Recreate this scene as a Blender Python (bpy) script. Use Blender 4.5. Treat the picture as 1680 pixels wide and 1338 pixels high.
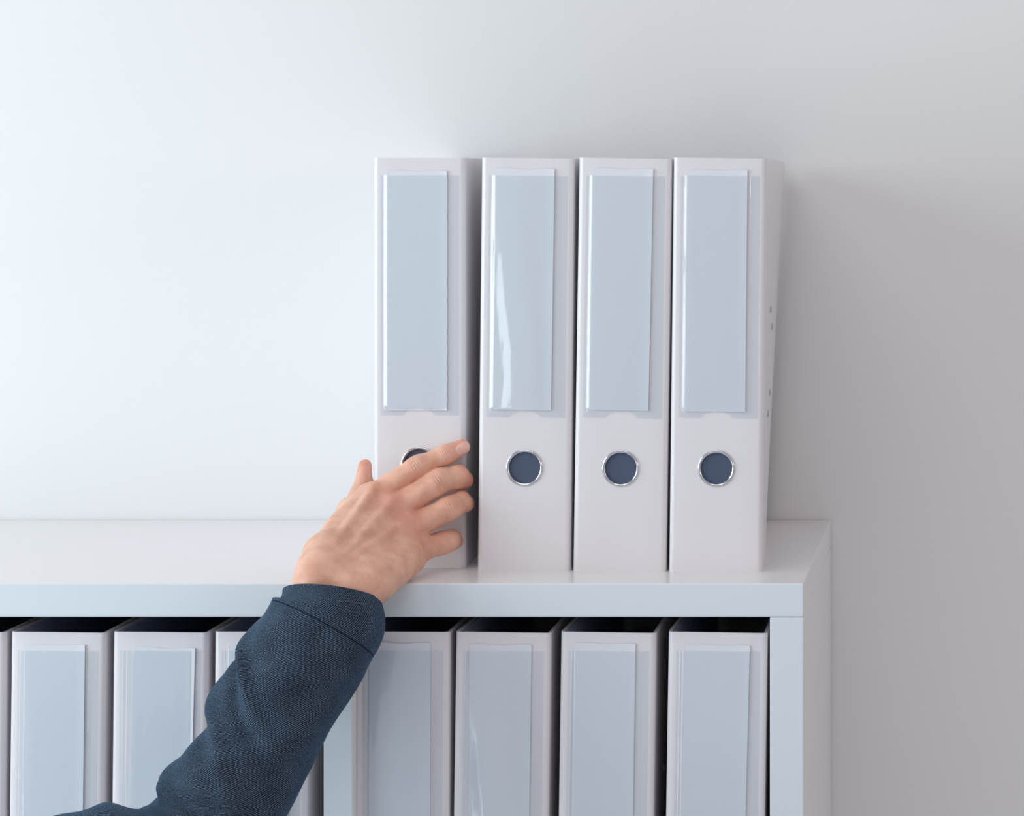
import bpy, bmesh, math, random
import numpy as np
from mathutils import Vector, Matrix

for o in list(bpy.data.objects):
    bpy.data.objects.remove(o)
scene = bpy.context.scene
COL = scene.collection
rnd = random.Random(7)

# ------------------------------------------------------------------ camera
# metres; X right, Y into the wall, Z up. z=0 is the floor, ZT the shelf's top.
ZT = 1.12            # height of the shelving unit
F_PX = 3971.0        # focal length in pixels at 1680 wide
D0 = 1.805           # camera to the front edge of the shelf (y = 0)
HCAM = 0.294         # camera height over the shelf top
VPX, VPY = 1598.0, 310.0
cam_d = bpy.data.cameras.new('camera')
cam_d.sensor_width = 36.0
cam_d.lens = 36.0 * F_PX / 1680.0
cam_d.shift_x = -(VPX - 840.0) / 1680.0
cam_d.shift_y = -(669.0 - VPY) / 1680.0
cam_d.clip_start = 0.05
cam = bpy.data.objects.new('camera', cam_d)
COL.objects.link(cam)
cam.location = (0, -D0, ZT + HCAM)
cam.rotation_euler = (math.radians(90), 0, 0)
scene.camera = cam

# ------------------------------------------------------------------ light
world = bpy.data.worlds.new('world'); scene.world = world
world.use_nodes = True
bg = world.node_tree.nodes['Background']
bg.inputs[0].default_value = (1.0, 0.965, 0.985, 1)
bg.inputs[1].default_value = 0.42

def area(name, loc, target, sx, sy, power, color, spread=180):
    l = bpy.data.lights.new(name, 'AREA'); l.shape = 'RECTANGLE'
    l.size = sx; l.size_y = sy; l.energy = power; l.color = color
    l.spread = math.radians(spread)
    o = bpy.data.objects.new(name, l); COL.objects.link(o)
    o.location = loc
    d = Vector(target) - Vector(loc)
    o.rotation_euler = d.to_track_quat('-Z', 'Y').to_euler()
    return o
# daylight from the window on the left
area('window_or_added_light', (-2.15, -0.70, ZT + 0.42), (-0.2, 0.05, ZT + 0.25), 1.1, 1.3, 25.5, (0.80, 0.955, 1.0))
# added unseen area light behind camera-left, gives the label pockets their glare
area('window_or_added_light', (-2.40, -2.45, ZT - 0.25), (-0.4, 0.1, ZT - 0.1), 0.7, 1.7, 11, (0.86, 0.95, 1.0))
# warm lamp across the room on the right
area('room_lamp', (1.7, -1.3, ZT + 0.5), (-0.3, 0.1, ZT), 0.5, 0.5, 4.2, (1.0, 0.80, 0.68))
# ceiling panel over the room
area('ceiling_light', (-0.6, -1.3, 2.65), (-0.5, -0.2, 1.0), 1.4, 1.4, 9, (0.97, 0.97, 1.0))

scene.view_settings.view_transform = 'Standard'
scene.view_settings.look = 'None'
scene.view_settings.gamma = 1
scene.view_settings.use_curve_mapping = False
scene.view_settings.exposure = 0.0

# ------------------------------------------------------------------ helpers
def S(c):
    return tuple(((v/255)/12.92 if v/255 <= 0.04045 else (((v/255)+0.055)/1.055)**2.4) for v in c) + (1,)

def P(px, py, y):
    """point of the place at depth y seen towards that direction"""
    k = (D0 + y) / F_PX
    return Vector(((px - VPX)*k, y, ZT + HCAM - (py - VPY)*k))

def mesh_obj(name, verts, faces, mat, parent=None, smooth=False, sharp=None, loc=None):
    me = bpy.data.meshes.new(name)
    me.from_pydata([tuple(v) for v in verts], [], [tuple(f) for f in faces])
    me.update()
    if mat: me.materials.append(mat)
    if smooth:
        for p in me.polygons: p.use_smooth = True
        if sharp: me.set_sharp_from_angle(angle=math.radians(sharp))
    o = bpy.data.objects.new(name, me); COL.objects.link(o)
    if parent: o.parent = parent
    if loc: o.location = loc
    return o

def box(name, x0, x1, y0, y1, z0, z1, mat, parent=None, bev=0.0008):
    bm = bmesh.new()
    bmesh.ops.create_cube(bm, size=1)
    for v in bm.verts:
        v.co = Vector((x0 + (v.co.x+.5)*(x1-x0), y0 + (v.co.y+.5)*(y1-y0), z0 + (v.co.z+.5)*(z1-z0)))
    if bev:
        bmesh.ops.bevel(bm, geom=list(bm.edges), offset=bev, segments=2, profile=0.5, affect='EDGES')
    me = bpy.data.meshes.new(name); bm.to_mesh(me); bm.free()
    me.materials.append(mat)
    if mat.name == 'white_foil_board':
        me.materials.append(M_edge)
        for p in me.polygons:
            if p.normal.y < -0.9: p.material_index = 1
    o = bpy.data.objects.new(name, me); COL.objects.link(o)
    if parent: o.parent = parent
    return o

def empty(name, loc, label=None, cat=None, group=None):
    o = bpy.data.objects.new(name, None); COL.objects.link(o)
    o.location = loc; o.empty_display_size = 0.05
    if label: o['label'] = label
    if cat: o['category'] = cat
    if group: o['group'] = group
    return o

def new_mat(name):
    m = bpy.data.materials.new(name); m.use_nodes = True
    nt = m.node_tree
    return m, nt, nt.nodes['Principled BSDF'], nt.nodes['Material Output']

def N(nt, kind, **kw):
    n = nt.nodes.new(kind)
    for k, v in kw.items(): setattr(n, k, v)
    return n

def bump_noise(nt, bsdf, scale, strength, dist=0.001, detail=3, coords='Object', stretch=None):
    tc = N(nt, 'ShaderNodeTexCoord')
    src = tc.outputs[coords]
    if stretch:
        mp = N(nt, 'ShaderNodeMapping'); mp.inputs['Scale'].default_value = stretch
        nt.links.new(src, mp.inputs['Vector']); src = mp.outputs[0]
    no = N(nt, 'ShaderNodeTexNoise'); no.inputs['Scale'].default_value = scale; no.inputs['Detail'].default_value = detail
    nt.links.new(src, no.inputs['Vector'])
    b = N(nt, 'ShaderNodeBump'); b.inputs['Strength'].default_value = strength; b.inputs['Distance'].default_value = dist
    nt.links.new(no.outputs[0], b.inputs['Height'])
    nt.links.new(b.outputs[0], bsdf.inputs['Normal'])
    return no, b

def mat_simple(name, color, rough, metallic=0, spec=0.5, bump=None):
    m, nt, b, out = new_mat(name)
    b.inputs['Base Color'].default_value = color
    b.inputs['Roughness'].default_value = rough
    b.inputs['Metallic'].default_value = metallic
    b.inputs['Specular IOR Level'].default_value = spec
    if bump: bump_noise(nt, b, *bump)
    return m

# ------------------------------------------------------------------ materials
M_wall = mat_simple('painted_wall', (0.80, 0.80, 0.805, 1), 0.85, spec=0.2, bump=(90, 0.08, 0.002, 4))
M_floor = mat_simple('floor_vinyl', (0.66, 0.72, 0.80, 1), 0.5, bump=(20, 0.1))
M_shelf = mat_simple('white_foil_board', (0.83, 0.81, 0.82, 1), 0.28, spec=0.5, bump=(60, 0.03, 0.001))
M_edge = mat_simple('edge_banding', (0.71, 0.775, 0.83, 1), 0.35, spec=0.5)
M_chrome = mat_simple('chrome', (0.72, 0.74, 0.77, 1), 0.14, metallic=1)
M_rivet = mat_simple('rivet_steel', (0.45, 0.47, 0.50, 1), 0.3, metallic=1)
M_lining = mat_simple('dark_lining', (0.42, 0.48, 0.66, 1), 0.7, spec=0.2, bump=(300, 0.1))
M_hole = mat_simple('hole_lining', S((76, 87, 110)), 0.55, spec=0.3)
M_card = mat_simple('label_card', S((225, 228, 235)), 0.6, spec=0.25, bump=(400, 0.05, 0.0005))

def make_cover_mat():
    m, nt, b, out = new_mat('white_laminate')
    b.inputs['Base Color'].default_value = (0.78, 0.755, 0.785, 1)
    b.inputs['Roughness'].default_value = 0.32
    b.inputs['Coat Weight'].default_value = 0.15
    b.inputs['Coat Roughness'].default_value = 0.15
    tc = N(nt, 'ShaderNodeTexCoord')
    bumps = None
    hs = []
    for st in ((900, 900, 25), (40, 40, 900)):
        mp = N(nt, 'ShaderNodeMapping'); mp.inputs['Scale'].default_value = st
        nt.links.new(tc.outputs['Object'], mp.inputs[0])
        no = N(nt, 'ShaderNodeTexNoise'); no.inputs['Scale'].default_value = 1.0; no.inputs['Detail'].default_value = 1
        nt.links.new(mp.outputs[0], no.inputs['Vector']); hs.append(no)
    ad = N(nt, 'ShaderNodeMath', operation='ADD')
    nt.links.new(hs[0].outputs[0], ad.inputs[0]); nt.links.new(hs[1].outputs[0], ad.inputs[1])
    bp = N(nt, 'ShaderNodeBump'); bp.inputs['Strength'].default_value = 0.12; bp.inputs['Distance'].default_value = 0.0004
    nt.links.new(ad.outputs[0], bp.inputs['Height']); nt.links.new(bp.outputs[0], b.inputs['Normal'])
    return m
M_cover = make_cover_mat()

def make_film_mat():
    m, nt, b, out = new_mat('clear_film')
    nt.nodes.remove(b)
    tr = N(nt, 'ShaderNodeBsdfTransparent'); tr.inputs[0].default_value = (0.94, 0.97, 0.985, 1)
    gl = N(nt, 'ShaderNodeBsdfGlossy'); gl.inputs[0].default_value = (1, 1, 1, 1); gl.inputs['Roughness'].default_value = 0.12
    fr = N(nt, 'ShaderNodeLayerWeight'); fr.inputs[0].default_value = 0.5
    pw = N(nt, 'ShaderNodeMath', operation='POWER'); pw.inputs[1].default_value = 4.0; nt.links.new(fr.outputs['Facing'], pw.inputs[0])
    tc = N(nt, 'ShaderNodeTexCoord')
    sep = N(nt, 'ShaderNodeSeparateXYZ'); nt.links.new(tc.outputs['Object'], sep.inputs[0])
    # soft waviness of the film + fine ribs of the welded left margin
    no = N(nt, 'ShaderNodeTexNoise'); no.inputs['Scale'].default_value = 38; no.inputs['Detail'].default_value = 2
    mp = N(nt, 'ShaderNodeMapping'); mp.inputs['Scale'].default_value = (1.3, 1, 0.5)
    nt.links.new(tc.outputs['Object'], mp.inputs[0]); nt.links.new(mp.outputs[0], no.inputs['Vector'])
    sn = N(nt, 'ShaderNodeMath', operation='MULTIPLY'); sn.inputs[1].default_value = 2*math.pi/0.0011
    nt.links.new(sep.outputs['Z'], sn.inputs[0])
    si = N(nt, 'ShaderNodeMath', operation='SINE'); nt.links.new(sn.outputs[0], si.inputs[0])
    lt = N(nt, 'ShaderNodeMath', operation='LESS_THAN'); lt.inputs[1].default_value = 0.0020
    nt.links.new(sep.outputs['X'], lt.inputs[0])
    mu = N(nt, 'ShaderNodeMath', operation='MULTIPLY'); nt.links.new(si.outputs[0], mu.inputs[0]); nt.links.new(lt.outputs[0], mu.inputs[1])
    m2 = N(nt, 'ShaderNodeMath', operation='MULTIPLY'); m2.inputs[1].default_value = 0.035; nt.links.new(mu.outputs[0], m2.inputs[0])
    ad = N(nt, 'ShaderNodeMath', operation='ADD'); nt.links.new(no.outputs[0], ad.inputs[0]); nt.links.new(m2.outputs[0], ad.inputs[1])
    bp = N(nt, 'ShaderNodeBump'); bp.inputs['Strength'].default_value = 0.5; bp.inputs['Distance'].default_value = 0.002
    nt.links.new(ad.outputs[0], bp.inputs['Height'])
    nt.links.new(bp.outputs[0], gl.inputs['Normal']); nt.links.new(bp.outputs[0], fr.inputs['Normal'])
    mul = N(nt, 'ShaderNodeMath', operation='MULTIPLY_ADD'); mul.inputs[1].default_value = 0.9; mul.inputs[2].default_value = 0.09; mul.use_clamp = True
    nt.links.new(pw.outputs[0], mul.inputs[0])
    mx = N(nt, 'ShaderNodeMixShader')
    nt.links.new(mul.outputs[0], mx.inputs[0]); nt.links.new(tr.outputs[0], mx.inputs[1]); nt.links.new(gl.outputs[0], mx.inputs[2])
    nt.links.new(mx.outputs[0], out.inputs[0])
    return m
M_film = make_film_mat()

# ------------------------------------------------------------------ room
YW = 0.347
w = box('wall_back', -4.0, 3.0, YW, YW + 0.12, 0, 2.8, M_wall, bev=0); w['kind'] = 'structure'
f = box('floor', -4.0, 3.0, -4.0, YW + 0.12, -0.1, 0, M_floor, bev=0); f['kind'] = 'structure'

# ------------------------------------------------------------------ shelving unit
XR = (1318 - VPX)/F_PX*D0          # outer right side of the unit
TH = 0.0250                        # outer boards
TD = 0.0215                        # dividers
CW = 0.3115                        # cell width
CH = 0.3313                        # cell height
DEP = 0.3455
NCOL, NROW = 4, 3
shelf = empty('shelving_unit', (XR, 0, 0), 'white open cube shelving unit standing against the wall, packed with white binders', 'shelf')
SX = lambda x: x - XR
XL = XR - 2*TH - NCOL*CW - (NCOL-1)*TD
box('top_panel', SX(XL), 0, 0, DEP, ZT-TH, ZT, M_shelf, shelf)
box('side_panel', -TH, 0, 0.0006, DEP, 0.0, ZT-TH-0.0003, M_shelf, shelf)
box('side_panel', SX(XL), SX(XL)+TH, 0.0006, DEP, 0.0, ZT-TH-0.0003, M_shelf, shelf)
cells = []
for c in range(NCOL):
    x1 = -TH - c*(CW+TD)
    cells.append((x1-CW, x1))
ztops = []
z = ZT-TH
for r in range(NROW):
    zb = z - CH
    ztops.append((zb, z))
    thick = TD if r < NROW-1 else TH
    for c, (a, b) in enumerate(cells):
        box('shelf_board' if r < NROW-1 else 'base_board', a, b, 0.001, DEP, zb-thick, zb, M_shelf, shelf, bev=0.0005)
    z = zb - thick
for c in range(NCOL-1):
    a = cells[c][0]
    box('divider', a-TD, a, 0.001, DEP, max(0, z), ZT-TH-0.0003, M_shelf, shelf, bev=0.0005)
if z > 0.001:
    box('plinth', SX(XL)+TH, -TH, 0.02, DEP-0.01, 0.0, z, M_shelf, shelf)

# ------------------------------------------------------------------ binder
BW, BD, BH = 0.0715, 0.282, 0.318
HX, HZ = BW*0.5, 0.0800            # finger hole centre
def binder_cover(W=BW, D=BD, H=BH, t=0.0022, r=0.0042):
    ys = [D, D-0.0008, D-0.003, D-0.006, D-0.011, D*0.8, D*0.55, D*0.3, D*0.12, 0.009]
    outer = [(0.0, y) for y in ys]
    na = 6
    for i in range(na+1):
        a = math.pi/2*i/na
        outer.append((r - r*math.cos(a), r - r*math.sin(a)))
    ha = 0.0165
    left_end = len(outer)-1
    outer += [(HX-ha, 0.0), (HX+ha, 0.0)]
    hole_col = len(outer)-2
    for i in range(na+1):
        a = math.pi/2*i/na
        outer.append((W - r + r*math.sin(a), r - r*math.cos(a)))
    outer += [(W, y) for y in reversed(ys)]
    # hinge grooves beside the fold
    inner = []
    ri = max(r-t, 0.0012)
    for (x, y) in outer:
        cx = min(max(x, r), W-r); cy = max(y, r)
        dx, dy = x-cx, y-cy
        L = math.hypot(dx, dy)
        if L < 1e-9: inner.append((x, y)); continue
        inner.append((cx + dx/L*ri, cy + dy/L*ri))
    zs = [0, 0.0008, 0.004, 0.03, HZ-ha, HZ+ha, 0.16, 0.24, H-0.012, H-0.006, H-0.003, H-0.0008, H]
    rc = 0.010
    def pos(p, z):
        x, y = p
        tt = max(0.0, (y - 0.006)/(D-0.006))
        zf = z/H
        if x > W*0.75: x = x - tt*(0.0215 - 0.0135*zf) + 0.0014*math.sin(math.pi*tt)
        elif x < W*0.25: x = x + tt*0.006 - 0.0008*math.sin(math.pi*tt)
        yy = y - (D-rc)
        zz = z
        if yy > 0:
            e = rc - math.sqrt(max(0, rc*rc - yy*yy))
            zz = min(max(z, e), H - e)
        # covers are cut 1 mm above the spine foot
        return (x, y, zz)
    V = []; Fc = []
    nu, nz = len(outer), len(zs)
    for prof in (outer, inner):
        for z in zs:
            for p in prof: V.append(pos(p, z))
    O = lambda i, j: j*nu + i
    I = lambda i, j: nu*nz + j*nu + i
    jz = zs.index(HZ-ha)
    for j in range(nz-1):
        for i in range(nu-1):
            if i == hole_col and j == jz: continue
            Fc.append((O(i, j), O(i+1, j), O(i+1, j+1), O(i, j+1)))
            Fc.append((I(i, j), I(i, j+1), I(i+1, j+1), I(i+1, j)))
    for i in range(nu-1):
        Fc.append((O(i, 0), I(i, 0), I(i+1, 0), O(i+1, 0)))
        Fc.append((O(i, nz-1), O(i+1, nz-1), I(i+1, nz-1), I(i, nz-1)))
    for j in range(nz-1):
        Fc.append((O(0, j), O(0, j+1), I(0, j+1), I(0, j)))
        Fc.append((O(nu-1, j), I(nu-1, j), I(nu-1, j+1), O(nu-1, j+1)))
    # round hole
    n = 64
    rh = 0.0130
    ti = r - ri
    loops = []
    for (yy, kind) in ((0, 'sq'), (0, 'ci'), (ti, 'ci'), (ti, 'sq')):
        idx = []
        for k in range(n):
            a = 2*math.pi*(k+0.5)/n
            cx_, cz_ = math.cos(a), math.sin(a)
            if kind == 'sq':
                m_ = ha/max(abs(cx_), abs(cz_))
            else: m_ = rh
            idx.append(len(V)); V.append((HX+cx_*m_, yy, HZ+cz_*m_))
        loops.append(idx)
    for a_, b_ in zip(loops[:-1], loops[1:]):
        for k in range(n):
            k2 = (k+1) % n
            Fc.append((a_[k], a_[k2], b_[k2], b_[k]))
    for lp, yy in ((loops[0], 0), (loops[3], ti)):   # square corners
        for q in range(4):
            k0 = [k for k in range(n) if True]
        for q, (sx, sz) in enumerate(((1, 1), (-1, 1), (-1, -1), (1, -1))):
            ci = len(V); V.append((HX+sx*ha, yy, HZ+sz*ha))
            ka = int(n/8 + q*n/4) - 1
            Fc.append((lp[ka % n], ci, lp[(ka+1) % n]) if yy == 0 else (lp[(ka+1) % n], ci, lp[ka % n]))
    return V, Fc

def lining_mesh(W=BW, D=BD, H=BH, t=0.0024):
    V = []; Fc = []
    pts = [(t, D-0.012), (t, D*0.5), (t, 0.006), (0.0065, t+0.0004), (W-0.0065, t+0.0004), (W-t, 0.006), (W-t, D*0.5), (W-t, D-0.012)]
    zs = [0.004, H*0.5, H-0.0012]
    def pos(p, z, off):
        x, y = p
        tt = max(0.0, (y-0.006)/(D-0.006))
        if x > W*0.75: x = x - tt*(0.0215 - 0.0135*z/H) + 0.0014*math.sin(math.pi*tt) - off
        elif x < W*0.25: x = x + tt*0.006 + off
        else: pass
        return (x, y + (off if abs(y-(t+0.0004)) < 1e-6 else 0), z)
    nu, nz = len(pts), len(zs)
    for off in (0.0001, 0.0007):
        for z in zs:
            for p in pts: V.append(pos(p, z, off))
    O = lambda i, j: j*nu+i
    I = lambda i, j: nu*nz + j*nu+i
    for j in range(nz-1):
        for i in range(nu-1):
            if i == 3 and True:
                # finger hole sits here: keep the lining but above / below the hole only
                pass
            Fc.append((O(i, j), O(i+1, j), O(i+1, j+1), O(i, j+1)))
            Fc.append((I(i, j), I(i, j+1), I(i+1, j+1), I(i+1, j)))
    for i in range(nu-1):
        Fc.append((O(i, 0), I(i, 0), I(i+1, 0), O(i+1, 0)))
        Fc.append((O(i, nz-1), O(i+1, nz-1), I(i+1, nz-1), I(i, nz-1)))
    for j in range(nz-1):
        Fc.append((O(0, j), O(0, j+1), I(0, j+1), I(0, j)))
        Fc.append((O(nu-1, j), I(nu-1, j), I(nu-1, j+1), O(nu-1, j+1)))
    return V, Fc

def lathe(profile, n=64):
    """profile of (radius, y) turned about the local Y axis"""
    V = []; Fc = []
    for (r, y) in profile:
        for k in range(n):
            a = 2*math.pi*k/n
            V.append((r*math.cos(a), y, r*math.sin(a)))
    m = len(profile)
    for i in range(m-1):
        for k in range(n):
            k2 = (k+1) % n
            Fc.append((i*n+k, i*n+k2, (i+1)*n+k2, (i+1)*n+k))
    return V, Fc

PX0, PX1 = 0.0060, 0.0668          # pocket, from the left edge of the spine
PZ0, PZ1 = 0.1185, 0.3045
LX0, LX1 = 0.0114, 0.0575          # label card
LZ0, LZ1 = 0.1235, 0.3090
def film_mesh(seed):
    rr = random.Random(seed)
    nx, nz = 96, 120
    V = []; Fc = []
    bulge = (0.0003, 0.0034, 0.0002)[seed % 3]
    edge = LX0 - PX0
    wx = rr.uniform(0.35, 0.65); ph = rr.uniform(0, 6)
    for j in range(nz+1):
        for i in range(nx+1):
            u = i/nx; x = u*(PX1-PX0)
            cx = HX - PX0
            dx = (x-cx)/0.0115
            notch = 0.0052*math.sqrt(max(0, 1-dx*dx)) if abs(dx) < 1 else 0
            zb = notch
            zt = PZ1-PZ0
            z = zb + (zt-zb)*j/nz
            # rises over the card's edges, welded flat at its margins
            def ss(a, b, v):
                v = min(1, max(0, (v-a)/(b-a))); return v*v*(3-2*v)
            up = min(1, max(0, (x-edge+0.0032)/0.0030)) * (1-ss(LX1-PX0+0.0002, LX1-PX0+0.004, x)) * ss(0.003, 0.0075, z)
            y = -0.00018 - 0.00135*up
            y -= up*bulge*math.exp(-((u-wx-0.06*math.sin(z*30+ph))/0.20)**2)*(0.55+0.45*math.sin(z*17+ph))
            V.append((x, y, z))
    for j in range(nz):
        for i in range(nx):
            a = j*(nx+1)+i
            Fc.append((a, a+1, a+nx+2, a+nx+1))
    return V, Fc

def smooth_me(me, ang=35):
    for p in me.polygons: p.use_smooth = True
    me.set_sharp_from_angle(angle=math.radians(ang))

def solid(V, Fc, name):
    me = bpy.data.meshes.new(name); me.from_pydata(V, [], Fc); me.update()
    bm = bmesh.new(); bm.from_mesh(me)
    bmesh.ops.remove_doubles(bm, verts=bm.verts, dist=1e-6)
    bmesh.ops.recalc_face_normals(bm, faces=bm.faces)
    bm.to_mesh(me); bm.free()
    return me

ME = {}
me = solid(*binder_cover(), 'cover'); me.materials.append(M_cover); smooth_me(me, 30); ME['cover'] = me
me = solid(*lining_mesh(), 'inner_lining'); me.materials.append(M_lining); ME['inner_lining'] = me
me = solid(*lathe([(0.0119, 0.0015), (0.0119, -0.0002), (0.0124, -0.0008), (0.0134, -0.0012), (0.0140, -0.0009), (0.0143, -0.0001), (0.0143, 0.0001), (0.0132, 0.0003)]), 'finger_ring')
me.materials.append(M_chrome); smooth_me(me, 50); ME['finger_ring'] = me
me = solid(*lathe([(0.0001, 0.0), (0.006, 0.0), (0.0126, 0.0), (0.0128, -0.0006), (0.0128, 0.0001), (0.0001, 0.0006)]), 'finger_hole')
me.materials.append(M_hole); smooth_me(me); ME['finger_hole'] = me
def rivet_mesh():
    V, Fc = lathe([(0.0001, -0.0006), (0.0012, -0.0006), (0.0014, -0.0009), (0.0024, -0.0009), (0.0030, -0.0002), (0.0030, 0.0002)], 24)
    V = [(-y, x, z) for (x, y, z) in V]     # faces +X
    me = solid(V, Fc, 'rivet'); me.materials.append(M_rivet); smooth_me(me, 40); return me
ME['rivet'] = rivet_mesh()
def card_mesh():
    # thin card with a slightly lifted right edge and a wavy top
    V = []; Fc = []
    nx, nz = 24, 40
    w, h = LX1-LX0, LZ1-LZ0
    for side, yo in enumerate((-0.0009, -0.0003)):
        for j in range(nz+1):
            for i in range(nx+1):
                u, v = i/nx, j/nz
                lift = 0.0005*max(0, (u-0.82)/0.18)**2
                zz = v*h + (0.0004*math.sin(u*9)*(v > 0.99))
                V.append((u*w, yo-lift, zz))
    n1 = (nx+1)*(nz+1)
    for j in range(nz):
        for i in range(nx):
            a = j*(nx+1)+i
            Fc.append((a, a+1, a+nx+2, a+nx+1)); Fc.append((n1+a, n1+a+nx+1, n1+a+nx+2, n1+a+1))
    rim = [i for i in range(nx+1)] + [(j)*(nx+1)+nx for j in range(1, nz+1)] + [nz*(nx+1)+i for i in range(nx-1, -1, -1)] + [j*(nx+1) for j in range(nz-1, 0, -1)]
    for a, b in zip(rim, rim[1:]+rim[:1]): Fc.append((a, n1+a, n1+b, b))
    me = solid(V, Fc, 'label_card'); me.materials.append(M_card); smooth_me(me, 30); return me
ME['label_card'] = card_mesh()
FILMS = []
for s in range(3):
    V, Fc = film_mesh(s+30)
    me = bpy.data.meshes.new('label_pocket'); me.from_pydata(V, [], Fc); me.update(); me.materials.append(M_film)
    for p in me.polygons: p.use_smooth = True
    FILMS.append(me)

def child(name, me, parent, loc=(0, 0, 0), rot=(0, 0, 0)):
    o = bpy.data.objects.new(name, me); COL.objects.link(o); o.parent = parent
    o.location = loc; o.rotation_euler = rot
    return o

def make_binder(loc, label, group, roll=0, yaw=0, sx=1, film=0, card=(0, 0, 0), rings=True):
    """origin = front left foot of the spine"""
    root = empty('lever_arch_binder', loc, label, 'binder', group)
    root.rotation_euler = (0, math.radians(roll), math.radians(yaw))
    root.scale = (sx, 1, 1)
    child('cover', ME['cover'], root)
    child('inner_lining', ME['inner_lining'], root)
    child('label_card', ME['label_card'], root, (LX0+card[0], 0, LZ0+card[1]), (0, math.radians(card[2]), 0))
    child('label_pocket', FILMS[film], root, (PX0, -0.0003, PZ0))
    child('finger_ring', ME['finger_ring'], root, (HX, 0, HZ))
    child('finger_hole', ME['finger_hole'], root, (HX, 0.0014, HZ))
    for (yy, zz) in ((0.080, 0.1985), (0.112, 0.183), (0.098, 0.1305), (0.070, 0.116)):
        tt = (yy-0.006)/(BD-0.006)
        xx = BW - tt*(0.0215-0.0135*zz/BH) + 0.0014*math.sin(math.pi*tt)
        child('rivet', ME['rivet'], root, (xx, yy, zz), (0, 0, 0.05))
    return root

GT = 'white binders standing on top of the shelf'
GS = 'white binders inside the shelf'
def topb(px, py, label, **kw):
    k = HCAM*F_PX/(py - VPY) - D0       # depth where the foot stands
    p = P(px, py, k)
    return make_binder((p.x, k, ZT+0.0001), label, GT, **kw)
topb(612, 932, 'white binder held by the hand, its finger hole half covered by the fingers', roll=0.0, film=0, card=(0, -0.001, 0))
topb(782.5, 937, 'white binder on top of the shelf, just right of the fingertips', roll=0.60, film=1, card=(-0.0016, 0.001, 0.25))
topb(939.5, 938, 'third white binder on top of the shelf, counted from the gripped one', roll=0.85, film=2, card=(-0.001, 0.0012, 0.3))
topb(1097, 938.5, 'white binder on top of the shelf nearest its right end, side rivets showing', roll=0.65, film=0, card=(0.000, 0, -0.1))

zb, zt = ztops[0]
YB = 0.012
KS = F_PX/(D0+YB)
def inb(px, label, **kw):
    return make_binder(((px-4.5-VPX)/KS, YB + kw.pop('dy', 0), zb+0.0001), label, GS, **kw)
inb(-148, 'binder inside the shelf cut off by the left edge of the photo', film=0, roll=0.4)
inb(13, 'first whole binder from the left inside the shelf', film=2, roll=0.7, card=(-0.001, 0, 0))
inb(182, 'binder inside the shelf with a slanting label card, left of the sleeve', film=0, roll=0.6, card=(0.002, -0.002, 0.9))
inb(351, 'binder inside the shelf mostly hidden behind the blue sleeve', film=2, roll=0.4, sx=0.98)
inb(582.5, 'binder inside the shelf peeking out at the right side of the cuff', film=0, roll=0.3, card=(0, 0.001, 0))
inb(742, 'binder inside the shelf with a wavy glare along its label pocket', film=1, roll=0.8)
inb(914, 'second binder from the right inside the shelf', film=2, roll=0.85, card=(-0.001, 0.001, 0))
inb(1090, 'rightmost binder inside the shelf, tilted against the side panel', film=0, roll=0.9, sx=1.04, card=(0, 0, 0.5))

# ------------------------------------------------------------------ hand (distance field -> mesh)
def smin(a, b, k):
    h = np.clip(0.5 + 0.5*(b-a)/k, 0, 1)
    return b*(1-h) + a*h - k*h*(1-h)

def cone(p, a, b, ra, rb):
    a = np.array(a, dtype=np.float64); b = np.array(b, dtype=np.float64)
    ab = b-a; t = np.clip(((p-a)@ab)/max(ab@ab, 1e-14), 0, 1)
    q = p - a - t[:, None]*ab
    return np.sqrt((q*q).sum(1)) - (ra + (rb-ra)*t)

def Q(px, py, y): return np.array(P(px, py, y))

# joints
iM, iP, iD, iT = Q(607, 819, .044), Q(684, 767, .0535), Q(730, 746.5, .0615), Q(758, 733.5, .0655)
mM, mP, mD, mT = Q(637, 841, .039), Q(719, 790, .051), Q(751, 782, .0600), Q(762, 787, .0665)
rM, rP, rD, rT = Q(665, 869, .037), Q(738, 833, .050), Q(756, 823, .0595), Q(764, 826, .0665)
pM, pP, pD, pT = Q(683, 901, .038), Q(727, 890, .051), Q(739, 886, .0585), Q(745, 887, .066)
wA, wB = Q(528, 946, -.034), Q(577, 971, -.033)
c1, c2, c3, c4 = Q(533, 907, -.014), Q(552, 922, -.020), Q(576, 940, -.023), Q(600, 954, -.026)
across = np.array((.896, 0, -.444)); along = (mM - c3); along /= np.linalg.norm(along)
nrm = np.cross(across, along); nrm /= np.linalg.norm(nrm)
if nrm[1] > 0: nrm = -nrm                   # dorsal direction, towards the viewer
FW = [(wA, wB)]
fA, fB = Q(494, 1048, -.052), Q(528, 1066, -.050)
fA2, fB2 = Q(436, 1145, -.073), Q(470, 1165, -.071)

def fdir(a, b):
    d = b-a; return d/np.linalg.norm(d)

def finger(p, M, Pj, D_, T, rm, rp, rd, rt, dors):
    k = 0.006
    d = cone(p, M, Pj, rm, rp*0.985)
    # soft waist mid phalanx, fuller joint
    d = smin(d, cone(p, Pj, Pj, rp, rp), 0.005) if False else smin(d, cone(p, Pj - fdir(M, Pj)*.003, Pj + fdir(M, Pj)*.003, rp, rp), 0.003)
    d = smin(d, cone(p, Pj, D_, rp*0.98, rd*0.99), 0.003)
    d = smin(d, cone(p, D_, T, rd, rt), 0.003)
    return d

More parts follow.
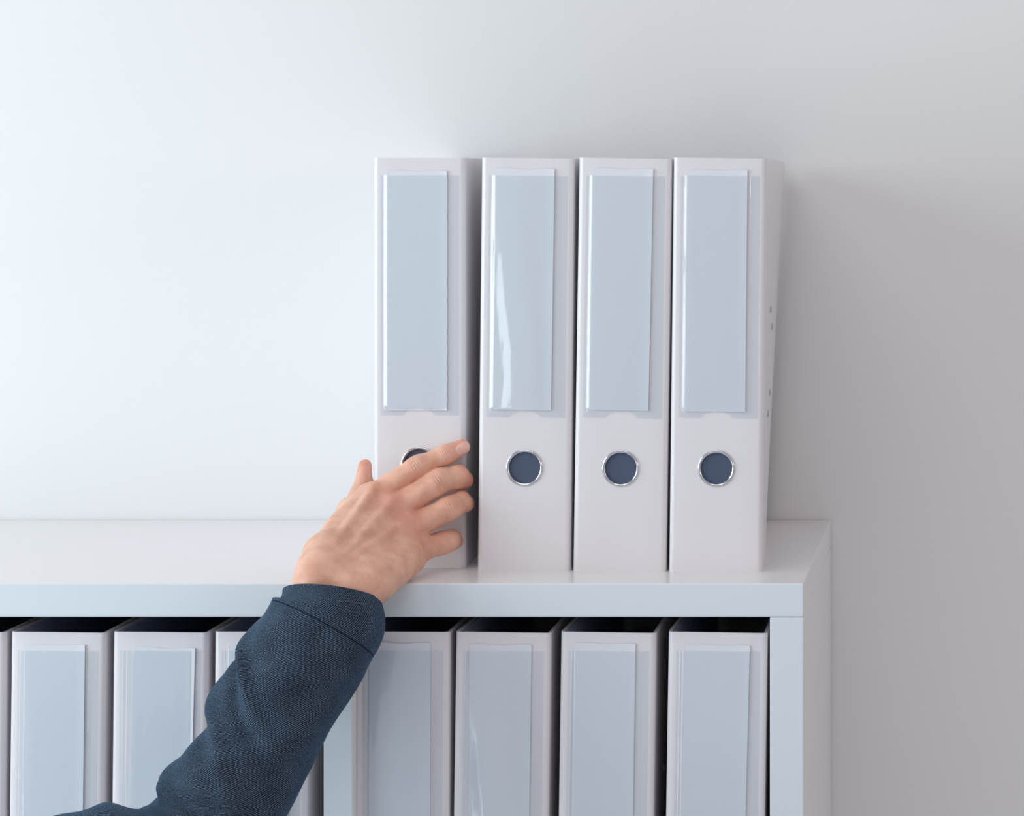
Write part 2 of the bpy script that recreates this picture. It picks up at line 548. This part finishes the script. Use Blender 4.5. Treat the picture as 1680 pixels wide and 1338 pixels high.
def wrinkles(p, d, J, ax, dors, r, amp=0.0008):
    q = p-J
    s = q@ax
    side = np.cross(ax, dors)
    h = q@dors; wv = q@side
    mask = (h > 0.1*r)*np.exp(-(wv/(r*0.62))**2)
    g = 0
    for o, a in ((-0.0026, 0.6), (-0.0009, 1.0), (0.0010, 0.9), (0.0027, 0.5)):
        oo = o*(1-0.55*(wv/r)**2) + 0.00025*np.sin(wv*700+J[2]*9000+o*500)
        g = g + a*np.exp(-((s-oo)/0.00042)**2)
    # slight mound around the joint
    g2 = np.exp(-(s/0.0045)**2)*0.0005*(h > 0)
    return d + amp*g*mask - g2*mask

nail_c = iT + np.array((0.0012, 0, 0.0002))
i_ax = fdir(iD, iT)
v_out = np.array((0.25, -1.0, -0.10)); v_out -= i_ax*(v_out@i_ax); v_out /= np.linalg.norm(v_out)
i_side = np.cross(i_ax, v_out)
t_ax_pts = (Q(598.5, 764, .083), Q(598.5, 764, .090))
tI1, tI2 = Q(597, 800, .077), Q(597, 800, .085)
tMp = Q(580, 842, .052)

def sdf(p):
    out = None
    palm = cone(p, c1, iM, .0118, .0114)
    palm = smin(palm, cone(p, c2, mM, .0140, .0125), .010)
    palm = smin(palm, cone(p, c3, rM, .0140, .0120), .010)
    palm = smin(palm, cone(p, c4, pM, .0130, .0110), .010)
    palm = smin(palm, cone(p, Q(616, 958, -.028), Q(670, 915, .020), .0135, .0125), .008)
    # wrist and forearm
    palm = smin(palm, cone(p, c1, wA, .0122, .0165), .012)
    palm = smin(palm, cone(p, c4, wB, .0130, .0175), .012)
    palm = smin(palm, cone(p, c1*.6+wA*.4, c1*.4+wA*.6, .0146, .0154), .008)
    palm = smin(palm, cone(p, wA, wB, .0160, .0160), .008)
    palm = smin(palm, cone(p, wA, fA, .0160, .018), .008)
    palm = smin(palm, cone(p, wB, fB, .0160, .018), .008)
    palm = smin(palm, cone(p, fA, fA2, .019, .022), .008)
    palm = smin(palm, cone(p, fB, fB2, .019, .022), .008)
    # dorsal tendons
    for a, b, m_, h0, h1 in ((c1*.5+c2*.5, iM, 0, .0125, .0110), (c2*.6+c3*.4, mM, 0, .0128, .0116), (c3*.8+c2*.2, rM, 0, .0128, .0108), (c3*.4+c4*.6, pM, 0, .0120, .0096)):
        palm = smin(palm, cone(p, a + nrm*h0, b + nrm*h1, .0021, .0030), .0036)
    # knuckle heads
    for J, rr in ((iM, .0072), (mM, .0098), (rM, .0092), (pM, .0086)):
        palm = smin(palm, cone(p, J + nrm*.0042, J + nrm*.0042, rr, rr), .005)
    # thumb
    th = cone(p, Q(560, 880, .012), tMp, .0135, .0105)
    th = smin(th, cone(p, tMp, tI1*.5+tI2*.5, .0105, .0078), .006)
    th = smin(th, cone(p, tI1, t_ax_pts[0], .0064, .0047), .004)
    th = smin(th, cone(p, tI2, t_ax_pts[1], .0064, .0047), .004)
    th = smin(th, cone(p, tMp, iM*.6+c1*.4 - nrm*.006, .010, .009), .008)
    base = smin(palm, th, .010)
    fs = [finger(p, iM, iP, iD, iT, .0108, .0084, .0077, .0062, nrm),
          finger(p, mM, mP, mD, mT, 0.0110, .0092, .0086, .0070, nrm),
          finger(p, rM, rP, rD, rT, .0108, .0087, .0080, .0067, nrm),
          finger(p, pM, pP, pD, pT, .0098, .0081, .0077, .0066, nrm)]
    d = None
    for i, fdist in enumerate(fs):
        di = smin(base, fdist, .0055)
        d = di if d is None else smin(d, di, .0010)
    for J, a, b, r in ((iP, iM, iD, .0082), (mP, mM, mD, .0084), (rP, rM, rD, .0081), (pP, pM, pD, .0076)):
        ax = fdir(a, b); dd = np.array((0, -1., .15)); dd -= ax*(dd@ax); dd /= np.linalg.norm(dd)
        d = wrinkles(p, d, J, ax, dd, r)
    ax = fdir(iP, iT); dd = np.array((0, -1., .15)); dd -= ax*(dd@ax); dd /= np.linalg.norm(dd)
    d = wrinkles(p, d, iD, ax, dd, .0077, 0.00055)
    # index nail: groove round a slightly raised plate
    q = p - nail_c; s = q@i_ax; wv = q@i_side; h = q@v_out
    rr = (np.abs(s/.0072)**2.6 + np.abs(wv/.0048)**2.6)**(1/2.6)
    d = d + (h > 0)*(0.00030*np.exp(-((rr-1.0)/0.08)**2))
    # soft flesh irregularity
    d = d + 0.00030*np.sin(p[:, 0]*260+1)*np.sin(p[:, 1]*240)*np.sin(p[:, 2]*250+2)
    return d

def surface_nets(f, lo, hi, h):
    lo = np.array(lo); hi = np.array(hi)
    B = 12
    nb = np.ceil((hi-lo)/(h*B)).astype(int)
    n = nb*B + 1
    field = np.full(n, 1.0, dtype=np.float32)
    bi = np.stack(np.meshgrid(*[np.arange(k) for k in nb], indexing='ij'), -1).reshape(-1, 3)
    cen = lo + (bi+0.5)*B*h
    dc = f(cen)
    keep = np.abs(dc) < h*B*0.9 + 0.003
    field_sign = np.where(dc < 0, -1.0, 1.0)
    g = np.stack(np.meshgrid(*[np.arange(B+1)]*3, indexing='ij'), -1).reshape(-1, 3)
    for (b, kp, sg) in zip(bi, keep, field_sign):
        s = b*B
        sl = tuple(slice(s[i], s[i]+B+1) for i in range(3))
        if not kp:
            if sg < 0:
                blk = field[sl]; blk[blk == 1.0] = -1.0
            continue
    kb = bi[keep]
    CH_ = 60
    for c in range(0, len(kb), CH_):
        bb = kb[c:c+CH_]
        pts = lo + (bb[:, None, :]*B + g[None])*h
        v = f(pts.reshape(-1, 3)).reshape(len(bb), B+1, B+1, B+1)
        for b, vv in zip(bb, v):
            s = b*B
            field[s[0]:s[0]+B+1, s[1]:s[1]+B+1, s[2]:s[2]+B+1] = vv
    ins = field < 0
    c = [ins[dx:n[0]-1+dx, dy:n[1]-1+dy, dz:n[2]-1+dz] for dx in (0, 1) for dy in (0, 1) for dz in (0, 1)]
    cnt = sum(x.astype(np.int8) for x in c)
    act = (cnt > 0) & (cnt < 8)
    idx = -np.ones(act.shape, dtype=np.int64)
    cells_ = np.argwhere(act)
    idx[act] = np.arange(len(cells_))
    verts = lo + (cells_+0.5)*h
    faces = []
    for ax in range(3):
        a1, a2 = (ax+1) % 3, (ax+2) % 3
        s0 = [slice(None)]*3; s1 = [slice(None)]*3
        s0[ax] = slice(0, n[ax]-1); s1[ax] = slice(1, n[ax])
        A = ins[tuple(s0)]; Bv = ins[tuple(s1)]
        e = np.argwhere(A != Bv)
        ok = (e[:, a1] > 0) & (e[:, a2] > 0) & (e[:, a1] < n[a1]-1) & (e[:, a2] < n[a2]-1)
        e = e[ok]
        flip = A[tuple(e.T)]
        q = []
        for (d1, d2) in ((-1, -1), (0, -1), (0, 0), (-1, 0)):
            k = e.copy(); k[:, a1] += d1; k[:, a2] += d2
            q.append(idx[tuple(k.T)])
        q = np.stack(q, 1)
        q[~flip] = q[~flip][:, ::-1]
        faces.append(q)
    return verts, np.concatenate(faces)

def project(f, V, it=4):
    e = 0.00025
    for k in range(it):
        d = f(V)
        G = np.stack([f(V+np.eye(3)[a]*e) - f(V-np.eye(3)[a]*e) for a in range(3)], 1)/(2*e)
        L2 = np.maximum((G*G).sum(1), 0.3)
        V = V - np.clip(d/L2, -.001, .001)[:, None]*G
    return V

allp = np.array([iT, mT, rT, pT, wA, wB, fA2, fB2, t_ax_pts[1], c1, iM])
lo = allp.min(0) - .032; hi = allp.max(0) + .032
V, Fq = surface_nets(sdf, lo, hi, 0.00065)
V = project(sdf, V, 5)
# origin of the person at the elbow end of the arm
def colour_masks(V):
    red = np.zeros(len(V)); 
    for J, s, a in ((iP, .008, .55), (mP, .008, .5), (rP, .008, .5), (pP, .007, .55), (iT, .010, .8), (mT, .011, .9), (rT, .010, .75), (pT, .010, .75),
                    (mM+nrm*.01, .013, .55), (rM+nrm*.01, .014, .6), (iM+nrm*.01, .012, .35), (pM+nrm*.008, .013, .55), (t_ax_pts[0], .014, .5), (t_ax_pts[1], .014, .5)):
        red = np.maximum(red, a*np.exp(-((V-J)**2).sum(1)/(s*s)))
    q = V - nail_c; s = q@i_ax; wv = q@i_side; h = q@v_out
    rr = (np.abs(s/.0072)**2.6 + np.abs(wv/.0048)**2.6)**(1/2.6)
    nail = ((rr < 0.95) & (h > 0)).astype(float)
    tip = nail*(s > .0056)
    tq = V - (t_ax_pts[0]*.5+t_ax_pts[1]*.5)
    tn = ((tq[:, 0] < -.0032) & (np.abs(tq[:, 1]) < .0055) & (np.abs(tq[:, 2]) < .008)).astype(float)
    nail = np.maximum(nail, tn)
    return red, nail, tip
red, nail, tip = colour_masks(V)
ORG = Vector(fA2*.5+fB2*.5)
me = bpy.data.meshes.new('person')
me.from_pydata((V-np.array(ORG)).tolist(), [], Fq.tolist()); me.update()
for p_ in me.polygons: p_.use_smooth = True
ca = me.color_attributes.new('tint', 'FLOAT_COLOR', 'POINT')
arr = np.zeros((len(V), 4), dtype=np.float32); arr[:, 0] = red; arr[:, 1] = nail; arr[:, 2] = tip; arr[:, 3] = 1
ca.data.foreach_set('color', arr.ravel())

def make_skin():
    m, nt, b, out = new_mat('skin')
    at = N(nt, 'ShaderNodeAttribute'); at.attribute_name = 'tint'
    sep = N(nt, 'ShaderNodeSeparateColor'); nt.links.new(at.outputs['Color'], sep.inputs[0])
    tc = N(nt, 'ShaderNodeTexCoord')
    no = N(nt, 'ShaderNodeTexNoise'); no.inputs['Scale'].default_value = 75; no.inputs['Detail'].default_value = 4
    nt.links.new(tc.outputs['Object'], no.inputs['Vector'])
    r1 = N(nt, 'ShaderNodeMix', data_type='RGBA')
    r1.inputs[6].default_value = S((236, 187, 163)); r1.inputs[7].default_value = S((218, 164, 140))
    mr = N(nt, 'ShaderNodeMapRange'); mr.inputs[1].default_value = 0.38; mr.inputs[2].default_value = 0.66
    nt.links.new(no.outputs[0], mr.inputs[0]); nt.links.new(mr.outputs[0], r1.inputs[0])
    r2 = N(nt, 'ShaderNodeMix', data_type='RGBA'); r2.inputs[7].default_value = S((224, 148, 132))
    nt.links.new(sep.outputs[0], r2.inputs[0]); nt.links.new(r1.outputs[2], r2.inputs[6])
    # freckles
    vo = N(nt, 'ShaderNodeTexNoise'); vo.inputs['Scale'].default_value = 420; vo.inputs['Detail'].default_value = 1
    nt.links.new(tc.outputs['Object'], vo.inputs['Vector'])
    fm = N(nt, 'ShaderNodeMapRange'); fm.inputs[1].default_value = 0.66; fm.inputs[2].default_value = 0.76; fm.inputs[4].default_value = 0.18
    nt.links.new(vo.outputs[0], fm.inputs[0])
    r25 = N(nt, 'ShaderNodeMix', data_type='RGBA'); r25.inputs[7].default_value = S((170, 105, 85))
    nt.links.new(fm.outputs[0], r25.inputs[0]); nt.links.new(r2.outputs[2], r25.inputs[6])
    r3 = N(nt, 'ShaderNodeMix', data_type='RGBA'); r3.inputs[7].default_value = S((234, 186, 170))
    nt.links.new(sep.outputs[1], r3.inputs[0]); nt.links.new(r25.outputs[2], r3.inputs[6])
    r4 = N(nt, 'ShaderNodeMix', data_type='RGBA'); r4.inputs[7].default_value = S((240, 222, 220))
    nt.links.new(sep.outputs[2], r4.inputs[0]); nt.links.new(r3.outputs[2], r4.inputs[6])
    nt.links.new(r4.outputs[2], b.inputs['Base Color'])
    rg = N(nt, 'ShaderNodeMapRange'); rg.inputs[3].default_value = 0.44; rg.inputs[4].default_value = 0.22
    nt.links.new(sep.outputs[1], rg.inputs[0]); nt.links.new(rg.outputs[0], b.inputs['Roughness'])
    b.inputs['Subsurface Weight'].default_value = 0.22
    b.inputs['Subsurface Radius'].default_value = (1.0, 0.35, 0.2)
    b.inputs['Subsurface Scale'].default_value = 0.004
    b.inputs['Specular IOR Level'].default_value = 0.35
    # skin grain: crossing fine furrows
    hs = []
    v1 = N(nt, 'ShaderNodeTexVoronoi'); v1.inputs['Scale'].default_value = 900; v1.feature = 'DISTANCE_TO_EDGE'
    nt.links.new(tc.outputs['Object'], v1.inputs['Vector'])
    n2 = N(nt, 'ShaderNodeTexNoise'); n2.inputs['Scale'].default_value = 260; n2.inputs['Detail'].default_value = 3
    nt.links.new(tc.outputs['Object'], n2.inputs['Vector'])
    ad = N(nt, 'ShaderNodeMath', operation='ADD'); nt.links.new(v1.outputs[0], ad.inputs[0]); nt.links.new(n2.outputs[0], ad.inputs[1])
    iv = N(nt, 'ShaderNodeMath', operation='SUBTRACT'); iv.inputs[0].default_value = 1.0; nt.links.new(sep.outputs[1], iv.inputs[1])
    st = N(nt, 'ShaderNodeMath', operation='MULTIPLY'); st.inputs[1].default_value = 0.35; nt.links.new(iv.outputs[0], st.inputs[0])
    bp = N(nt, 'ShaderNodeBump'); bp.inputs['Distance'].default_value = 0.0005
    nt.links.new(st.outputs[0], bp.inputs['Strength']); nt.links.new(ad.outputs[0], bp.inputs['Height'])
    nt.links.new(bp.outputs[0], b.inputs['Normal'])
    return m
me.materials.append(make_skin())
person = bpy.data.objects.new('person', me); COL.objects.link(person); person.location = ORG
person['label'] = 'person reaching in with a blue sleeved arm, hand gripping the leftmost standing binder'
person['category'] = 'person'

# ------------------------------------------------------------------ sleeve
def make_denim():
    m, nt, b, out = new_mat('navy_twill')
    uv = N(nt, 'ShaderNodeUVMap'); uv.uv_map = 'UVMap'
    sep = N(nt, 'ShaderNodeSeparateXYZ'); nt.links.new(uv.outputs[0], sep.inputs[0])
    def lin(a, b_, period, jitter):
        ax = N(nt, 'ShaderNodeMath', operation='MULTIPLY'); ax.inputs[1].default_value = a*2*math.pi/period
        nt.links.new(sep.outputs[0], ax.inputs[0])
        ay = N(nt, 'ShaderNodeMath', operation='MULTIPLY_ADD'); ay.inputs[1].default_value = b_*2*math.pi/period
        nt.links.new(sep.outputs[1], ay.inputs[0]); nt.links.new(ax.outputs[0], ay.inputs[2])
        if jitter:
            no = N(nt, 'ShaderNodeTexNoise'); no.inputs['Scale'].default_value = 160; nt.links.new(uv.outputs[0], no.inputs['Vector'])
            a2 = N(nt, 'ShaderNodeMath', operation='MULTIPLY_ADD'); a2.inputs[1].default_value = jitter
            nt.links.new(no.outputs[0], a2.inputs[0]); nt.links.new(ay.outputs[0], a2.inputs[2]); ay = a2
        s = N(nt, 'ShaderNodeMath', operation='SINE'); nt.links.new(ay.outputs[0], s.inputs[0])
        return s
    tw = lin(0.79, -0.61, 0.00125, 3.0)
    th = lin(1.0, 0.0, 0.00060, 0)
    no = N(nt, 'ShaderNodeTexNoise'); no.inputs['Scale'].default_value = 900; no.inputs['Detail'].default_value = 2
    nt.links.new(uv.outputs[0], no.inputs['Vector'])
    big = N(nt, 'ShaderNodeTexNoise'); big.inputs['Scale'].default_value = 45; big.inputs['Detail'].default_value = 3
    nt.links.new(uv.outputs[0], big.inputs['Vector'])
    k = N(nt, 'ShaderNodeMath', operation='MULTIPLY_ADD'); k.inputs[1].default_value = 0.27; k.inputs[2].default_value = -0.02
    nt.links.new(tw.outputs[0], k.inputs[0])
    k2 = N(nt, 'ShaderNodeMath', operation='MULTIPLY_ADD'); k2.inputs[1].default_value = 0.85
    nt.links.new(no.outputs[0], k2.inputs[0]); nt.links.new(k.outputs[0], k2.inputs[2])
    k3 = N(nt, 'ShaderNodeMath', operation='MULTIPLY_ADD'); k3.inputs[1].default_value = 0.30; k3.use_clamp = True
    nt.links.new(big.outputs[0], k3.inputs[0]); nt.links.new(k2.outputs[0], k3.inputs[2])
    cr = N(nt, 'ShaderNodeValToRGB')
    cr.color_ramp.elements[0].position = 0.25; cr.color_ramp.elements[0].color = S((22, 29, 42))
    cr.color_ramp.elements[1].position = 0.95; cr.color_ramp.elements[1].color = S((108, 130, 151))
    e = cr.color_ramp.elements.new(0.6); e.color = S((38, 49, 68))
    nt.links.new(k3.outputs[0], cr.inputs[0]); nt.links.new(cr.outputs[0], b.inputs['Base Color'])
    b.inputs['Roughness'].default_value = 0.85
    b.inputs['Specular IOR Level'].default_value = 0.2
    b.inputs['Sheen Weight'].default_value = 0.28
    b.inputs['Sheen Roughness'].default_value = 0.4
    b.inputs['Sheen Tint'].default_value = S((110, 170, 220))
    h = N(nt, 'ShaderNodeMath', operation='MULTIPLY_ADD'); h.inputs[1].default_value = 0.5
    nt.links.new(th.outputs[0], h.inputs[0]); nt.links.new(tw.outputs[0], h.inputs[2])
    bp = N(nt, 'ShaderNodeBump'); bp.inputs['Strength'].default_value = 0.5; bp.inputs['Distance'].default_value = 0.00025
    nt.links.new(h.outputs[0], bp.inputs['Height']); nt.links.new(bp.outputs[0], b.inputs['Normal'])
    return m
M_denim = make_denim()
M_seam = mat_simple('seam_thread', S((22, 32, 52)), 0.9, spec=0.1)

pairs = [((468, 943), (622, 1012), -.034), ((446, 986), (629, 1044), -.041), ((413, 1036), (606, 1088), -.050),
         ((378, 1095), (577, 1138), -.060), ((349, 1150), (549, 1186), -.070), ((327, 1208), (520, 1240), -.080),
         ((281, 1272), (494, 1292), -.092), ((233, 1345), (464, 1347), -.105), ((165, 1402), (430, 1405), -.125),
         ((20, 1420), (380, 1500), -.16), ((-110, 1460), (270, 1640), -.21), ((-260, 1520), (100, 1770), -.27), ((-420, 1580), (-90, 1880), -.33)]
def catmull(pts, t):
    n = len(pts)-1
    i = min(int(t), n-1); u = t-i
    p0, p1, p2, p3 = pts[max(i-1, 0)], pts[i], pts[i+1], pts[min(i+2, n)]
    return 0.5*((2*p1) + (-p0+p2)*u + (2*p0-5*p1+4*p2-p3)*u*u + (-p0+3*p1-3*p2+p3)*u**3)
Lp = [Q(a[0], a[1], y) for a, b, y in pairs]; Rp = [Q(b[0], b[1], y) for a, b, y in pairs]
NS, NA = 420, 200
rows = []
n = len(pairs)-1
cent = []; half = []
for k in range(NS+1):
    t = n*k/NS
    L, R = catmull(Lp, t), catmull(Rp, t)
    cent.append((L+R)/2); half.append((R-L)/2)
cent = np.array(cent); half = np.array(half)
tan = np.gradient(cent, axis=0); tan /= np.linalg.norm(tan, axis=1)[:, None]
arc = np.concatenate([[0], np.cumsum(np.linalg.norm(np.diff(cent, axis=0), axis=1))])
rs = np.random.RandomState(4)
# folds: (distance along, angle, length direction slope, width, height)
FOLDS = [(.076, 2.30, .034, .0066, .0070), (.124, 2.3, .034, .008, .0035), (.176, 2.35, .034, .0080, .0080), (.228, 2.5, .032, .010, .0040),
         (.092, 3.1, .026, .010, .0022), (.060, 1.1, -.02, .010, .0026), (.120, 1.1, -.03, .012, .0030), (.175, 1.0, -.03, .012, .003)]
SV = []; SUV = []
for k in range(NS+1):
    c = cent[k]; hw = half[k]; w_ = np.linalg.norm(hw)
    T = tan[k]
    Hd = hw - T*(hw@T); Hn = np.linalg.norm(Hd); Hd = Hd/Hn
    # keep the silhouette width as seen
    Nn = np.cross(T, Hd); Nn /= np.linalg.norm(Nn)
    if Nn[1] > 0: Nn = -Nn
    dep = Hn*0.86
    s = arc[k]
    for j in range(NA):
        a = 2*math.pi*j/NA          # 0 = right side, pi/2 = towards the camera, pi = left
        ca_, sa_ = math.cos(a), math.sin(a)
        sh = 1.0
        disp = 0.0
        fade = min(1, max(0, (s-0.012)/0.025))
        for (fs, fa, sl, fw, fh) in FOLDS:
            da = (a-fa+math.pi) % (2*math.pi) - math.pi
            ln = s - fs + da*sl - 0.003*math.sin(da*2.2+fs*40)
            disp += fh*math.exp(-(ln/fw)**2)*math.exp(-(da/0.85)**2)
            disp -= 0.6*fh*math.exp(-((ln-fw*1.8)/(fw*1.1))**2)*math.exp(-(da/0.8)**2)
        disp *= fade
        disp += fade*0.0009*math.sin(a*3+s*55)+fade*0.0006*math.sin(a*5-s*90+1)
        # hem: a doubled band, slightly proud, ends at the stitch line
        hem = 0.0003/(1+math.exp((s-0.0245)/0.0012)) - 0.0004*math.exp(-((s-0.0250)/0.0009)**2)
        disp += hem
        # soft ends
        p = c + Hd*ca_*(Hn*0.985+disp) + Nn*sa_*(dep+disp)
        # the cuff's rim dips a little at the little finger side
        SV.append(p); SUV.append((a*0.042, s))
SV = np.array(SV)
Vs = [tuple(v - np.array(ORG)) for v in SV]
Fs = []
for k in range(NS):
    for j in range(NA):
        j2 = (j+1) % NA
        Fs.append((k*NA+j, k*NA+j2, (k+1)*NA+j2, (k+1)*NA+j))
# rolled rim and inner face of the cuff
base_i = len(Vs)
inn = [(0.0, -0.0008, 0.0006), (0.0, -0.0016, 0.0), (0.004, -0.0024, 0.0), (0.008, -0.0027, 0.0), (0.012, -0.0030, 0.0), (0.016, -0.0032, 0.0), (0.021, -0.0034, 0.0)]
prev = list(range(NA))
for q, (sd, off, fwd) in enumerate(inn):
    k = int(np.searchsorted(arc, sd)); 
    cur = []
    for j in range(NA):
        v = SV[k*NA+j]; d = cent[k]-v; d = d/np.linalg.norm(d)
        p = v + d*(-off) - tan[0]*fwd
        cur.append(len(Vs)); Vs.append(tuple(p-np.array(ORG))); SUV.append((2*math.pi*j/NA*0.042, -0.001*q))
    for j in range(NA):
        j2 = (j+1) % NA
        Fs.append((cur[j], cur[j2], prev[j2], prev[j]))
    prev = cur
# closed shoulder end, outside the view
ce = len(Vs); Vs.append(tuple(cent[-1]+tan[-1]*0.03-np.array(ORG))); SUV.append((0, arc[-1]))
for j in range(NA):
    Fs.append((NS*NA+j, NS*NA+(j+1) % NA, ce))
sm = bpy.data.meshes.new('jacket_sleeve')
sm.from_pydata(Vs, [], Fs); sm.update()
uvl = sm.uv_layers.new(name='UVMap')
per = 2*math.pi*0.042
for poly in sm.polygons:
    us = [SUV[sm.loops[li].vertex_index][0] for li in poly.loop_indices]
    wrap = max(us)-min(us) > per/2
    for li in poly.loop_indices:
        u, v = SUV[sm.loops[li].vertex_index]
        if wrap and u < per/2: u += per
        uvl.data[li].uv = (u, v)
bm = bmesh.new(); bm.from_mesh(sm); bmesh.ops.recalc_face_normals(bm, faces=bm.faces); bm.to_mesh(sm); bm.free()
for p_ in sm.polygons: p_.use_smooth = True
sm.materials.append(M_denim)
sleeve = bpy.data.objects.new('jacket_sleeve', sm); COL.objects.link(sleeve); sleeve.parent = person
sleeve['label'] = 'dark blue twill jacket sleeve'
# stitched hem line, a thin thread lying in the groove
k = int(np.searchsorted(arc, 0.0250))
tv = []; tf = []
for j in range(NA):
    v = SV[k*NA+j]; d = v-cent[k]; d /= np.linalg.norm(d)
    for m_ in range(6):
        a = 2*math.pi*m_/6
        tv.append(tuple(v + d*0.00045*math.cos(a) + tan[k]*0.0004*math.sin(a) - np.array(ORG)))
for j in range(NA):
    j2 = (j+1) % NA
    for m_ in range(6):
        m2 = (m_+1) % 6
        tf.append((j*6+m_, j2*6+m_, j2*6+m2, j*6+m2))
st = mesh_obj('hem_stitching', tv, tf, M_seam, sleeve, smooth=True)
